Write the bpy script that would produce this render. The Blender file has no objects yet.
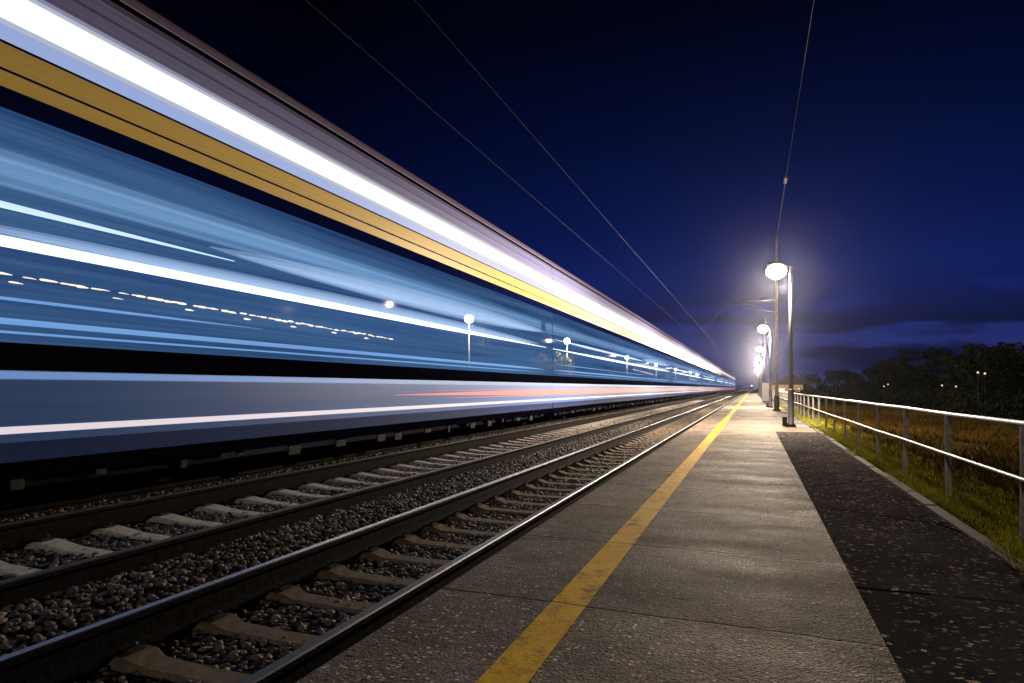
import bpy, bmesh, math, random
import numpy as np
from mathutils import Vector, Matrix

random.seed(7); rng = np.random.default_rng(11)
R = math.radians
scene = bpy.context.scene
col = scene.collection

# ------------------------------------------------------------------ camera
H = 1.45                      # eye height above the platform (platform top is z = 0)
FPX = 620.0
cam_d = bpy.data.cameras.new("camera"); cam = bpy.data.objects.new("camera", cam_d); col.objects.link(cam)
cam_d.sensor_width = 36.0; cam_d.lens = 36.0 * FPX / 1024.0
cam_d.shift_y = 46.5 / 1024.0
cam_d.clip_start = 0.05; cam_d.clip_end = 6000
YAW = math.atan(241.0 / FPX)
cam.location = (0, 0, H); cam.rotation_euler = (R(90), 0, YAW)
scene.camera = cam

# ------------------------------------------------------------------ world: night sky just after dusk
world = bpy.data.worlds.new("World"); scene.world = world; world.use_nodes = True
wn, wl = world.node_tree.nodes, world.node_tree.links
wn.clear()

def srgb(r, g, b):
    f = lambda c: ((c / 255.0) / 12.92) if c / 255.0 <= 0.04045 else (((c / 255.0) + 0.055) / 1.055) ** 2.4
    return (f(r), f(g), f(b), 1.0)

tc = wn.new("ShaderNodeTexCoord"); sep = wn.new("ShaderNodeSeparateXYZ")
wl.new(tc.outputs["Generated"], sep.inputs[0])
ramp = wn.new("ShaderNodeValToRGB"); wl.new(sep.outputs["Z"], ramp.inputs[0])
stops = [(0.0, srgb(40, 44, 96)), (0.06, srgb(36, 46, 108)), (0.14, srgb(16, 33, 98)), (0.24, srgb(7, 22, 76)),
         (0.36, srgb(3, 13, 52)), (0.50, srgb(1, 5, 25)), (0.70, srgb(1, 2, 12))]
e = ramp.color_ramp.elements
e[0].position, e[0].color = stops[0]; e[1].position, e[1].color = stops[-1]
for p, c in stops[1:-1]:
    n = e.new(p); n.color = c
# darker away from the afterglow, which lies down the line
dot = wn.new("ShaderNodeVectorMath"); dot.operation = 'DOT_PRODUCT'
wl.new(tc.outputs["Generated"], dot.inputs[0]); dot.inputs[1].default_value = (0.02, 0.995, 0.1)
mr = wn.new("ShaderNodeMapRange"); wl.new(dot.outputs["Value"], mr.inputs[0])
mr.inputs[1].default_value = 0.72; mr.inputs[2].default_value = 1.0
mr.inputs[3].default_value = 0.24; mr.inputs[4].default_value = 1.05
mp = wn.new("ShaderNodeMapping"); wl.new(tc.outputs["Generated"], mp.inputs[0])
mp.inputs["Scale"].default_value = (1.7, 1.3, 11.0); mp.inputs["Location"].default_value = (0.35, 0.2, 0.55)
cn = wn.new("ShaderNodeTexNoise"); wl.new(mp.outputs[0], cn.inputs["Vector"])
cn.inputs["Scale"].default_value = 2.0; cn.inputs["Detail"].default_value = 6; cn.inputs["Roughness"].default_value = 0.52
cm = wn.new("ShaderNodeMapRange"); wl.new(cn.outputs["Fac"], cm.inputs[0])
cm.inputs[1].default_value = 0.44; cm.inputs[2].default_value = 0.53
low = wn.new("ShaderNodeMapRange"); wl.new(sep.outputs["Z"], low.inputs[0])
low.inputs[1].default_value = 0.17; low.inputs[2].default_value = 0.08
cmul = wn.new("ShaderNodeMath"); cmul.operation = 'MULTIPLY'
wl.new(cm.outputs[0], cmul.inputs[0]); wl.new(low.outputs[0], cmul.inputs[1])
cmul2 = wn.new("ShaderNodeMath"); cmul2.operation = 'MULTIPLY'; wl.new(cmul.outputs[0], cmul2.inputs[0]); cmul2.inputs[1].default_value = 0.88
mix = wn.new("ShaderNodeMix"); mix.data_type = 'RGBA'
wl.new(cmul2.outputs[0], mix.inputs["Factor"]); wl.new(ramp.outputs[0], mix.inputs[6]); mix.inputs[7].default_value = srgb(11, 14, 42)
vm = wn.new("ShaderNodeVectorMath"); vm.operation = 'SCALE'
wl.new(mix.outputs[2], vm.inputs[0]); wl.new(mr.outputs[0], vm.inputs["Scale"])
bg = wn.new("ShaderNodeBackground"); wl.new(vm.outputs[0], bg.inputs[0]); bg.inputs[1].default_value = 1.0
wo = wn.new("ShaderNodeOutputWorld"); wl.new(bg.outputs[0], wo.inputs[0])

LAMP_W = 9200.0               # platform lamps
FAR_W = 4000.0                # lamps of the far platform
WARM = (1.0, 0.82, 0.62)

vs = scene.view_settings
scene.display_settings.display_device = 'sRGB'
vs.view_transform = 'Standard'; vs.look = 'None'; vs.exposure = 0.0; vs.gamma = 1.0; vs.use_curve_mapping = False
scene.cycles.use_denoising = True
scene.cycles.max_bounces = 6; scene.cycles.transparent_max_bounces = 24
scene.cycles.sample_clamp_indirect = 4.0
scene.cycles.caustics_reflective = False; scene.cycles.caustics_refractive = False

# ------------------------------------------------------------------ helpers
class MB:
    """collects polygons of one mesh object"""
    def __init__(s): s.v = []; s.f = []; s.m = []
    def add(s, vs_, fs, m=0):
        b = len(s.v); s.v += [tuple(p) for p in vs_]
        s.f += [tuple(b + i for i in f) for f in fs]; s.m += [m] * len(fs); return s
    def box(s, x0, x1, y0, y1, z0, z1, m=0):
        return s.add([(x0, y0, z0), (x1, y0, z0), (x1, y1, z0), (x0, y1, z0), (x0, y0, z1), (x1, y0, z1), (x1, y1, z1), (x0, y1, z1)],
                     [(0, 3, 2, 1), (4, 5, 6, 7), (0, 1, 5, 4), (1, 2, 6, 5), (2, 3, 7, 6), (3, 0, 4, 7)], m)
    def tube(s, pts, rad, n=8, m=0, cap=True):
        pts = [Vector(p) for p in pts]
        rads = rad if isinstance(rad, (list, tuple)) else [rad] * len(pts)
        vv, ff = [], []
        for i, p in enumerate(pts):
            d = (pts[min(i + 1, len(pts) - 1)] - pts[max(i - 1, 0)]).normalized()
            a = Vector((0, 0, 1)) if abs(d.z) < 0.9 else Vector((1, 0, 0))
            u = d.cross(a).normalized(); w = d.cross(u).normalized()
            for k in range(n):
                t = 2 * math.pi * k / n
                vv.append(p + (u * math.cos(t) + w * math.sin(t)) * rads[i])
        for i in range(len(pts) - 1):
            for k in range(n):
                k2 = (k + 1) % n
                ff.append((i * n + k, i * n + k2, (i + 1) * n + k2, (i + 1) * n + k))
        if cap:
            ff.append(tuple(range(n))[::-1]); ff.append(tuple((len(pts) - 1) * n + k for k in range(n)))
        return s.add(vv, ff, m)
    def prism_y(s, prof, y0, y1, m=0, mats=None, cap=True):
        """closed profile of (x, z) points swept along y"""
        n = len(prof)
        vv = [(x, y0, z) for x, z in prof] + [(x, y1, z) for x, z in prof]
        b = len(s.v); s.v += vv
        for k in range(n):
            k2 = (k + 1) % n
            s.f.append((b + k, b + n + k, b + n + k2, b + k2)); s.m.append(mats[k] if mats else m)
        if cap:
            s.f.append(tuple(b + k for k in range(n))); s.m.append(m)
            s.f.append(tuple(b + n + k for k in range(n))[::-1]); s.m.append(m)
        return s
    def build(s, name, mats, parent=None, smooth=False, loc=None):
        me = bpy.data.meshes.new(name); me.from_pydata(s.v, [], s.f); me.update()
        if not isinstance(mats, (list, tuple)): mats = [mats]
        for q in mats: me.materials.append(q)
        me.polygons.foreach_set("material_index", s.m)
        if smooth: me.polygons.foreach_set("use_smooth", [True] * len(s.f))
        bm = bmesh.new(); bm.from_mesh(me); bmesh.ops.recalc_face_normals(bm, faces=bm.faces); bm.to_mesh(me); bm.free()
        o = bpy.data.objects.new(name, me); col.objects.link(o)
        if parent: o.parent = parent
        if loc: o.location = loc
        return o

def np_mesh(name, v, f, mats, smooth=False):
    me = bpy.data.meshes.new(name)
    nv, nf, k = len(v), len(f), f.shape[1]
    me.vertices.add(nv); me.vertices.foreach_set("co", v.astype(np.float32).ravel())
    me.loops.add(nf * k); me.loops.foreach_set("vertex_index", f.astype(np.int32).ravel())
    me.polygons.add(nf); me.polygons.foreach_set("loop_start", np.arange(0, nf * k, k, dtype=np.int32))
    me.update(calc_edges=True)
    for q in (mats if isinstance(mats, (list, tuple)) else [mats]): me.materials.append(q)
    if smooth: me.polygons.foreach_set("use_smooth", np.ones(nf, dtype=bool))
    return me

def link(name, me, parent=None):
    o = bpy.data.objects.new(name, me); col.objects.link(o)
    if parent: o.parent = parent
    return o

def tag(o, label, cat, group=None):
    o["label"] = label; o["category"] = cat
    if group: o["group"] = group
    return o

def struct(o): o["kind"] = "structure"; return o
def stuff(o): o["kind"] = "stuff"; return o

def empty(name, loc, rz=0):
    o = bpy.data.objects.new(name, None); col.objects.link(o); o.location = loc; o.rotation_euler = (0, 0, rz)
    o.empty_display_size = 0.3
    return o

def copy_tree(o, parent=None):
    c = o.copy(); col.objects.link(c)
    if parent: c.parent = parent
    for ch in list(o.children): copy_tree(ch, c)
    return c

# ------------------------------------------------------------------ materials
class Mat:
    def __init__(s, name):
        s.m = bpy.data.materials.new(name); s.m.use_nodes = True
        s.n, s.l = s.m.node_tree.nodes, s.m.node_tree.links
        s.p = s.n["Principled BSDF"]; s.out = s.n["Material Output"]
        s.tc = s.n.new("ShaderNodeTexCoord")
    def vec(s, scale=(1, 1, 1), src="Object"):
        q = s.n.new("ShaderNodeMapping"); s.l.new(s.tc.outputs[src], q.inputs[0]); q.inputs["Scale"].default_value = scale
        return q.outputs[0]
    def noise(s, scale, detail=4, rough=0.55, stretch=(1, 1, 1)):
        q = s.n.new("ShaderNodeTexNoise"); s.l.new(s.vec(stretch), q.inputs["Vector"])
        q.inputs["Scale"].default_value = scale; q.inputs["Detail"].default_value = detail; q.inputs["Roughness"].default_value = rough
        return q.outputs["Fac"]
    def voro(s, scale, stretch=(1, 1, 1), feature='F1'):
        q = s.n.new("ShaderNodeTexVoronoi"); s.l.new(s.vec(stretch), q.inputs["Vector"]); q.inputs["Scale"].default_value = scale; q.feature = feature
        return q
    def rng(s, src, a, b, c=0.0, d=1.0):
        q = s.n.new("ShaderNodeMapRange"); s.l.new(src, q.inputs[0])
        for i, x in enumerate((a, b, c, d)): q.inputs[i + 1].default_value = x
        return q.outputs[0]
    def math(s, op, a, b=None):
        q = s.n.new("ShaderNodeMath"); q.operation = op
        for i, x in enumerate((a, b)):
            if x is None: continue
            if isinstance(x, (int, float)): q.inputs[i].default_value = x
            else: s.l.new(x, q.inputs[i])
        return q.outputs[0]
    def mix(s, fac, a, b, blend='MIX'):
        q = s.n.new("ShaderNodeMix"); q.data_type = 'RGBA'; q.blend_type = blend
        for i, x in ((0, fac), (6, a), (7, b)):
            if isinstance(x, (int, float)): q.inputs[i].default_value = x
            elif isinstance(x, tuple): q.inputs[i].default_value = x if len(x) == 4 else (*x, 1)
            else: s.l.new(x, q.inputs[i])
        return q.outputs[2]
    def color(s, c):
        if isinstance(c, tuple): s.p.inputs["Base Color"].default_value = c if len(c) == 4 else (*c, 1)
        else: s.l.new(c, s.p.inputs["Base Color"])
    def rough(s, r):
        if isinstance(r, (int, float)): s.p.inputs["Roughness"].default_value = r
        else: s.l.new(r, s.p.inputs["Roughness"])
    def metal(s, v): s.p.inputs["Metallic"].default_value = v
    def emit(s, c, st):
        s.p.inputs["Emission Color"].default_value = (*c[:3], 1); s.p.inputs["Emission Strength"].default_value = st
    def bump(s, h, strength=0.5, dist=0.02):
        q = s.n.new("ShaderNodeBump"); s.l.new(h, q.inputs["Height"]); q.inputs["Strength"].default_value = strength; q.inputs["Distance"].default_value = dist
        s.l.new(q.outputs[0], s.p.inputs["Normal"])
    def sep(s):
        q = s.n.new("ShaderNodeSeparateXYZ"); s.l.new(s.tc.outputs["Object"], q.inputs[0]); return q.outputs

def plain(name, c, rough=0.5, metal=0.0, var=0.25, scale=6.0, bump=0.0, stretch=(1, 1, 1)):
    k = Mat(name)
    n = k.noise(scale, 5, 0.6, stretch)
    lo = tuple(x * (1 - var) for x in c); hi = tuple(min(1, x * (1 + var)) for x in c)
    k.color(k.mix(k.rng(n, 0.3, 0.7), lo, hi)); k.rough(rough); k.metal(metal)
    if not metal: k.p.inputs["Specular IOR Level"].default_value = 0.12
    if bump: k.bump(n, bump, 0.02)
    return k.m

def emitter(name, c, st):
    k = Mat(name); k.color((0.15, 0.15, 0.15)); k.emit(c, st); return k.m

JY, JSP = 0.5, 1.75           # slab joints every 1.75 m
def joints(k, width=0.012):
    xyz = k.sep()
    wob = k.rng(k.noise(1.3, 4, 0.6), 0, 1, -0.05, 0.05)
    yy = k.math('ADD', xyz[1], wob)
    t = k.math('SUBTRACT', yy, JY - JSP / 2)
    fr = k.math('MODULO', t, JSP)
    ds = k.math('ABSOLUTE', k.math('SUBTRACT', fr, JSP / 2))
    return k.rng(ds, width * 0.5, width * 1.3, 1.0, 0.0), xyz

def concrete_mat():
    k = Mat("platform_concrete")
    big = k.noise(0.55, 6, 0.62, (1, 0.8, 1)); mid = k.noise(4.5, 5, 0.65, (0.7, 1.6, 1)); fine = k.noise(55, 3, 0.7)
    base = k.mix(k.rng(big, 0.32, 0.68), srgb(108, 97, 88), srgb(188, 169, 150))
    base = k.mix(k.math('MULTIPLY', k.rng(mid, 0.46, 0.70), 0.6), base, srgb(88, 80, 74))
    blot = k.rng(k.noise(0.9, 5, 0.7, (1, 0.7, 1)), 0.54, 0.66)
    base = k.mix(k.math('MULTIPLY', blot, 0.7), base, srgb(58, 53, 50))
    vo = k.voro(38, (0.75, 1.2, 1)); sp = k.rng(vo.outputs["Distance"], 0.32, 0.46, 1, 0)
    vc = k.n.new("ShaderNodeSeparateColor"); k.l.new(vo.outputs["Color"], vc.inputs[0])
    light = k.math('MULTIPLY', sp, k.rng(vc.outputs[0], 0.74, 0.80)); dark = k.math('MULTIPLY', sp, k.rng(vc.outputs[1], 0.62, 0.80))
    base = k.mix(k.math('MULTIPLY', k.rng(k.noise(26, 5, 0.8, (0.8, 1.3, 1)), 0.45, 0.60), 0.75), base, srgb(66, 60, 56))
    base = k.mix(k.math('MULTIPLY', light, 0.9), base, srgb(240, 228, 210))
    base = k.mix(k.math('MULTIPLY', dark, 0.7), base, srgb(46, 44, 44))
    sx = k.sep(); idx = k.math('FLOOR', k.math('DIVIDE', k.math('SUBTRACT', sx[1], JY), JSP))
    wn_ = k.n.new("ShaderNodeTexWhiteNoise"); wn_.noise_dimensions = '1D'; k.l.new(idx, wn_.inputs["W"])
    tone = k.rng(wn_.outputs["Value"], 0, 1, 0.0, 0.42)
    base = k.mix(tone, base, srgb(72, 64, 58))
    # old dark drips and spills
    drip = k.math('MULTIPLY', k.rng(k.noise(3.2, 5, 0.7, (1, 0.8, 1)), 0.60, 0.68), k.rng(k.noise(0.5, 3), 0.42, 0.6))
    base = k.mix(k.math('MULTIPLY', drip, 0.85), base, srgb(40, 37, 36))
    # worn pits drawn out across the slab
    pit = k.rng(k.noise(16, 4, 0.6, (0.35, 1.5, 1)), 0.62, 0.70)
    base = k.mix(k.math('MULTIPLY', pit, 0.85), base, srgb(38, 36, 36))
    j, _ = joints(k)
    base = k.mix(j, base, srgb(26, 25, 26))
    k.color(base)
    k.rough(k.rng(k.noise(1.1, 4, 0.6, (0.6, 1.4, 1)), 0.35, 0.65, 0.62, 0.80)); k.p.inputs["Specular IOR Level"].default_value = 0.05
    h = k.math('ADD', k.math('MULTIPLY', fine, 0.5), k.math('MULTIPLY', k.noise(120, 2, 0.6), 0.5))
    h = k.math('SUBTRACT', h, k.math('MULTIPLY', j, 1.5)); h = k.math('SUBTRACT', h, k.math('MULTIPLY', pit, 0.5))
    h = k.math('ADD', h, k.math('MULTIPLY', light, 0.5))
    v3 = k.voro(62); h = k.math('ADD', h, k.math('MULTIPLY', k.math('SUBTRACT', 1.0, v3.outputs["Distance"]), 0.7))
    k.bump(h, 1.0, 0.020)
    return k.m

def asphalt_mat():
    k = Mat("asphalt")
    big = k.noise(0.8, 5, 0.6)
    base = k.mix(k.rng(big, 0.3, 0.7), srgb(52, 49, 52), srgb(78, 74, 76))
    vo = k.voro(30, (0.55, 1.0, 1)); vo.inputs["Randomness"].default_value = 1.0
    wv = k.n.new("ShaderNodeVectorMath"); wv.operation = 'ADD'; nz = k.n.new("ShaderNodeTexNoise"); k.l.new(k.vec(), nz.inputs["Vector"]); nz.inputs["Scale"].default_value = 18
    sc_ = k.n.new("ShaderNodeVectorMath"); sc_.operation = 'SCALE'; k.l.new(nz.outputs["Color"], sc_.inputs[0]); sc_.inputs["Scale"].default_value = 0.07
    k.l.new(k.vec((0.55, 1.0, 1)), wv.inputs[0]); k.l.new(sc_.outputs[0], wv.inputs[1]); k.l.new(wv.outputs[0], vo.inputs["Vector"])
    size = k.rng(k.noise(23, 3, 0.7), 0.35, 0.65, 0.16, 0.50)
    sp = k.math('LESS_THAN', vo.outputs["Distance"], size)
    vc = k.n.new("ShaderNodeSeparateColor"); k.l.new(vo.outputs["Color"], vc.inputs[0])
    light = k.math('MULTIPLY', k.math('MULTIPLY', sp, k.rng(vc.outputs[0], 0.55, 0.85)), k.rng(k.noise(2.2, 4, 0.6), 0.40, 0.60, 0.25, 1.0))
    base = k.mix(k.math('MULTIPLY', light, 0.85), base, srgb(235, 212, 184))
    vo2 = k.voro(110); sp2 = k.rng(vo2.outputs["Distance"], 0.2, 0.3, 1, 0)
    vc2 = k.n.new("ShaderNodeSeparateColor"); k.l.new(vo2.outputs["Color"], vc2.inputs[0])
    l2 = k.math('MULTIPLY', sp2, k.rng(vc2.outputs[0], 0.78, 0.84))
    base = k.mix(k.math('MULTIPLY', l2, 0.35), base, srgb(165, 152, 140))
    crack = k.rng(k.voro(0.42, (1, 0.8, 1), 'DISTANCE_TO_EDGE').outputs["Distance"], 0.004, 0.012, 1, 0)
    crack = k.math('MULTIPLY', crack, k.rng(k.noise(1.1, 3), 0.45, 0.55))
    base = k.mix(crack, base, srgb(20, 19, 20))
    k.color(base); k.rough(0.9); k.p.inputs["Specular IOR Level"].default_value = 0.0
    h = k.math('ADD', k.math('MULTIPLY', k.noise(70, 3, 0.7), 0.9), k.math('MULTIPLY', light, 0.7)); h = k.math('SUBTRACT', h, crack)
    k.bump(h, 0.8, 0.016)
    return k.m

def yellow_mat():
    k = Mat("yellow_line_paint")
    wear = k.rng(k.noise(7, 7, 0.78, (1.0, 0.9, 1)), 0.49, 0.62); wear2 = k.rng(k.noise(48, 3, 0.7, (0.6, 1.4, 1)), 0.56, 0.68)
    zone = k.rng(k.noise(0.6, 3), 0.38, 0.62, 0.35, 1.0)
    w = k.math('MAXIMUM', k.math('MULTIPLY', wear, zone), k.math('MULTIPLY', wear2, 0.7))
    c = k.mix(k.rng(k.noise(2.3, 4), 0.3, 0.7), srgb(240, 176, 6), srgb(255, 206, 20))
    c = k.mix(k.math('MULTIPLY', w, 0.88), c, srgb(78, 64, 36))
    j, _ = joints(k)
    c = k.mix(k.math('MULTIPLY', j, 0.85), c, srgb(34, 32, 28))
    k.color(c); k.rough(0.75); k.p.inputs["Specular IOR Level"].default_value = 0.1
    k.bump(k.math('SUBTRACT', k.noise(60, 3, 0.7), k.math('ADD', j, k.math('MULTIPLY', w, 0.4))), 0.6, 0.01)
    return k.m

def island_mat(name, cols, rough=0.85, bump=0.0, trans=0.0):
    k = Mat(name)
    g = k.n.new("ShaderNodeNewGeometry")
    r = k.n.new("ShaderNodeValToRGB"); k.l.new(g.outputs["Random Per Island"], r.inputs[0])
    el = r.color_ramp.elements
    el[0].position, el[0].color = 0.0, cols[0]; el[1].position, el[1].color = 1.0, cols[-1]
    for i, c in enumerate(cols[1:-1]):
        q = el.new((i + 1) / (len(cols) - 1)); q.color = c
    c = r.outputs[0]
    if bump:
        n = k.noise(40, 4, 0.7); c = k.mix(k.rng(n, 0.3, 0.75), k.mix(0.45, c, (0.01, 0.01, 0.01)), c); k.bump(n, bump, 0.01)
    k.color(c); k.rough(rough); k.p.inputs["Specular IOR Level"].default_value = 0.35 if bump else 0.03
    return k.m

M = {}
M["concrete"] = concrete_mat(); M["asphalt"] = asphalt_mat(); M["yellow"] = yellow_mat()
M["kerb"] = plain("kerb_concrete", (0.075, 0.065, 0.055), 0.8, 0, 0.35, 9, 0.5)
M["pave"] = plain("light_paving", (0.34, 0.31, 0.275), 0.6, 0, 0.25, 5, 0.4)
M["face"] = plain("platform_face", (0.09, 0.085, 0.08), 0.9, 0, 0.4, 4, 0.6)
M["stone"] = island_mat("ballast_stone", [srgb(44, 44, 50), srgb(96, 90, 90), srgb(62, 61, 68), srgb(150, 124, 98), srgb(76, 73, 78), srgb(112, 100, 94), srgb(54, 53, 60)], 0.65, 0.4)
def bed_mat():
    k = Mat("ballast_bed")
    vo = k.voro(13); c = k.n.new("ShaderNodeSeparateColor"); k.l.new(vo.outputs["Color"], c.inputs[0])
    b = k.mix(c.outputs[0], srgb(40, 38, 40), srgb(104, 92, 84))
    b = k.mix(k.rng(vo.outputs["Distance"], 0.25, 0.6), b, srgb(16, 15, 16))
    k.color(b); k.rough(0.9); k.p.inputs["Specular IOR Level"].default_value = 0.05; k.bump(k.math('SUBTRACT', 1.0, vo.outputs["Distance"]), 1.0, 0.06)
    return k.m
M["bed"] = bed_mat()
M["sleeper"] = plain("sleeper_concrete", (0.16, 0.122, 0.085), 0.85, 0, 0.35, 7, 0.5)
M["sleeper2"] = plain("pale_sleeper_concrete", (0.42, 0.37, 0.31), 0.85, 0, 0.3, 7, 0.5)
M["railtop"] = plain("polished_rail_head", (0.50, 0.49, 0.50), 0.22, 1.0, 0.08, 30, 0.0, (4, 0.2, 1))
M["railtop2"] = plain("dull_rail_head", (0.05, 0.045, 0.04), 0.5, 0.3, 0.3, 20, 0.0, (4, 0.2, 1))
M["railside"] = plain("rusty_rail_side", (0.010, 0.0085, 0.008), 0.85, 0.0, 0.5, 14, 0.4)
M["railside"].node_tree.nodes["Principled BSDF"].inputs["Specular IOR Level"].default_value = 0.06
M["clip"] = plain("rail_clip_iron", (0.02, 0.017, 0.015), 0.7, 0.4, 0.4, 20)
M["galv"] = plain("galvanised_steel", (0.30, 0.29, 0.29), 0.5, 0.55, 0.35, 14, 0.25)
M["postgrey"] = plain("lamp_post_paint", (0.07, 0.068, 0.07), 0.45, 0.3, 0.3, 8, 0.2)
M["dark"] = plain("dark_cast_iron", (0.022, 0.022, 0.026), 0.55, 0.3, 0.35, 12, 0.2)
M["wire"] = plain("overhead_wire", (0.035, 0.035, 0.04), 0.8, 0.0, 0.2, 6)
M["insul"] = plain("brown_insulator", (0.03, 0.018, 0.014), 0.3, 0, 0.3, 10)
M["mast"] = plain("concrete_mast", (0.22, 0.18, 0.13), 0.8, 0, 0.3, 5, 0.3)
M["lampglow"] = emitter("lamp_diffuser_glow", (1.0, 0.86, 0.68), 26)
M["farglow"] = emitter("far_lamp_glow", (1.0, 0.90, 0.76), 70)

# ------------------------------------------------------------------ ground, track bed, platform
def terrain():
    # one sheet to the horizon; drops gently to the right of the fence
    xs = [-3000, -900, -300, -120, -60, -40, -30, -24, -20, -17, -14.5, -12, -11, -7.6, -4.5, -2, 0, 1.9, 2.05, 2.3, 2.8, 3.5, 4.5, 6, 8, 11, 15, 20, 28, 40, 60, 120, 300, 900, 3000]
    ys = [-60, -20, -5, 0, 5, 10, 15, 20, 26, 34, 44, 56, 70, 90, 120, 160, 220, 320, 500, 900, 1800, 4000]
    def z(x, y):
        if x < -17: return -0.15 + random.uniform(-0.05, 0.05)
        if x < 2.0: return -0.75
        if x < 2.2: return -0.03
        if x < 2.9: return -0.05
        t = min(1, (x - 2.9) / 6.0)
        return -0.05 - 0.55 * t + random.uniform(-0.06, 0.06)
    b = MB(); n = len(xs)
    vv = [(x, y, z(x, y)) for y in ys for x in xs]
    ff = [(j * n + i, j * n + i + 1, (j + 1) * n + i + 1, (j + 1) * n + i) for j in range(len(ys) - 1) for i in range(n - 1)]
    b.add(vv, ff)
    k = Mat("soil_and_turf")
    c = k.mix(k.rng(k.noise(0.7, 6, 0.65), 0.3, 0.7), srgb(40, 35, 15), srgb(64, 52, 20)); c = k.mix(k.rng(k.noise(14, 4), 0.4, 0.7), c, srgb(26, 26, 12))
    k.color(c); k.rough(0.95); k.bump(k.noise(20, 5, 0.7), 0.9, 0.08); k.p.inputs["Specular IOR Level"].default_value = 0.0
    return struct(b.build("ground", k.m))
terrain()

# ballast bed profile (x, z): two built-up beds, the second a little higher, then the train's own
BED = [(-2.12, -0.40), (-2.5, -0.378), (-4.02, -0.378), (-4.22, -0.30), (-4.5, -0.14), (-4.82, -0.09), (-5.02, -0.20), (-5.2, -0.215), (-6.8, -0.215), (-7.3, -0.22), (-7.55, -0.06), (-7.85, -0.03), (-8.15, -0.20), (-11.4, -0.19), (-12.6, -0.5)]
def bed_z(x):
    for (x1, z1), (x0, z0) in zip(BED, BED[1:]):
        if x0 <= x <= x1: return z0 + (z1 - z0) * (x - x0) / (x1 - x0)
    return -0.5
b = MB()
ys = list(range(-6, 60, 2)) + [70, 90, 120, 160, 220, 300, 420]
n = len(BED)
b.add([(x, y, z) for y in ys for x, z in BED], [(j * n + i, j * n + i + 1, (j + 1) * n + i + 1, (j + 1) * n + i) for j in range(len(ys) - 1) for i in range(n - 1)])
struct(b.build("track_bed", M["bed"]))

PL, PM, PR = -2.10, 0.70, 1.97
b = MB(); b.box(PL, PM, -4, 360, -0.7, 0.0)
pf = b.build("platform", [M["concrete"], M["face"]])
for p in pf.data.polygons:
    if p.normal.z < 0.5: p.material_index = 1
struct(pf)
b = MB(); b.box(PM + 0.004, PR, -4, 22.6, -0.7, -0.008); struct(b.build("asphalt_path", M["asphalt"]))
b = MB(); b.box(PM + 0.004, PR, 22.604, 360, -0.7, -0.005); struct(b.build("lamplit_pale_path", M["concrete"]))  # path kept pale beyond the asphalt, its lamplight put into the colour
b = MB()
y = -4.0
while y < 130:
    dx = random.uniform(-0.012, 0.012); dz = random.uniform(-0.012, 0.012)
    b.box(PR + 0.004 + dx * .3, PR + 0.13 + dx, y + 0.006, y + 0.994, -0.5, 0.012 + dz); y += 1.0
struct(b.build("kerb", M["kerb"]))
b = MB(); b.add([(-1.27, -4, 0.004), (-1.03, -4, 0.004), (-1.03, 355, 0.004), (-1.27, 355, 0.004)], [(0, 1, 2, 3)])
struct(b.build("yellow_line_marking", M["yellow"]))

# ballast stones (uncountable): angular stones lying on the beds
def stones():
    t = (1 + 5 ** 0.5) / 2
    iv = np.array([(-1, t, 0), (1, t, 0), (-1, -t, 0), (1, -t, 0), (0, -1, t), (0, 1, t), (0, -1, -t), (0, 1, -t), (t, 0, -1), (t, 0, 1), (-t, 0, -1), (-t, 0, 1)]) / math.sqrt(1 + t * t)
    fc = np.array([(0, 11, 5), (0, 5, 1), (0, 1, 7), (0, 7, 10), (0, 10, 11), (1, 5, 9), (5, 11, 4), (11, 10, 2), (10, 7, 6), (7, 1, 8), (3, 9, 4), (3, 4, 2), (3, 2, 6), (3, 6, 8), (3, 8, 9), (4, 9, 5), (2, 4, 11), (6, 2, 10), (8, 6, 7), (9, 8, 1)])
    P = []
    def field(x0, x1, y0, y1, dens, smin, smax):
        k = int((x1 - x0) * (y1 - y0) * dens)
        x = rng.uniform(x0, x1, k); y = rng.uniform(y0, y1, k); s = rng.uniform(smin, smax, k)
        P.append(np.stack([x, y, s], 1))
    field(-8.3, -2.16, 1.5, 13, 290, 0.020, 0.048)
    field(-4.9, -4.1, 1.5, 20, 200, 0.024, 0.058)
    field(-8.6, -2.16, 13, 28, 170, 0.025, 0.06)
    field(-8.6, -2.16, 28, 60, 60, 0.035, 0.07)
    P = np.concatenate(P); k = len(P)
    z = np.array([bed_z(x) for x in P[:, 0]])
    z = z + rng.uniform(-0.02, 0.018, k)
    ax = rng.normal(size=(k, 3, 3)); q, _ = np.linalg.qr(ax)
    sc = np.stack([np.ones(k), rng.uniform(0.6, 1.0, k), rng.uniform(0.45, 0.85, k)], 1) * P[:, 2:3]
    v = iv[None] * (1 + rng.uniform(-0.22, 0.22, (k, 12, 1)))
    v = v * sc[:, None, :]; v = np.einsum('kij,knj->kni', q, v)
    v[:, :, 2] *= 0.68
    v += np.stack([P[:, 0], P[:, 1], z], 1)[:, None, :]
    f = fc[None] + (np.arange(k) * 12)[:, None, None]
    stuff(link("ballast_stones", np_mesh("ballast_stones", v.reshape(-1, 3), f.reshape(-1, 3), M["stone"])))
stones()

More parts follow.
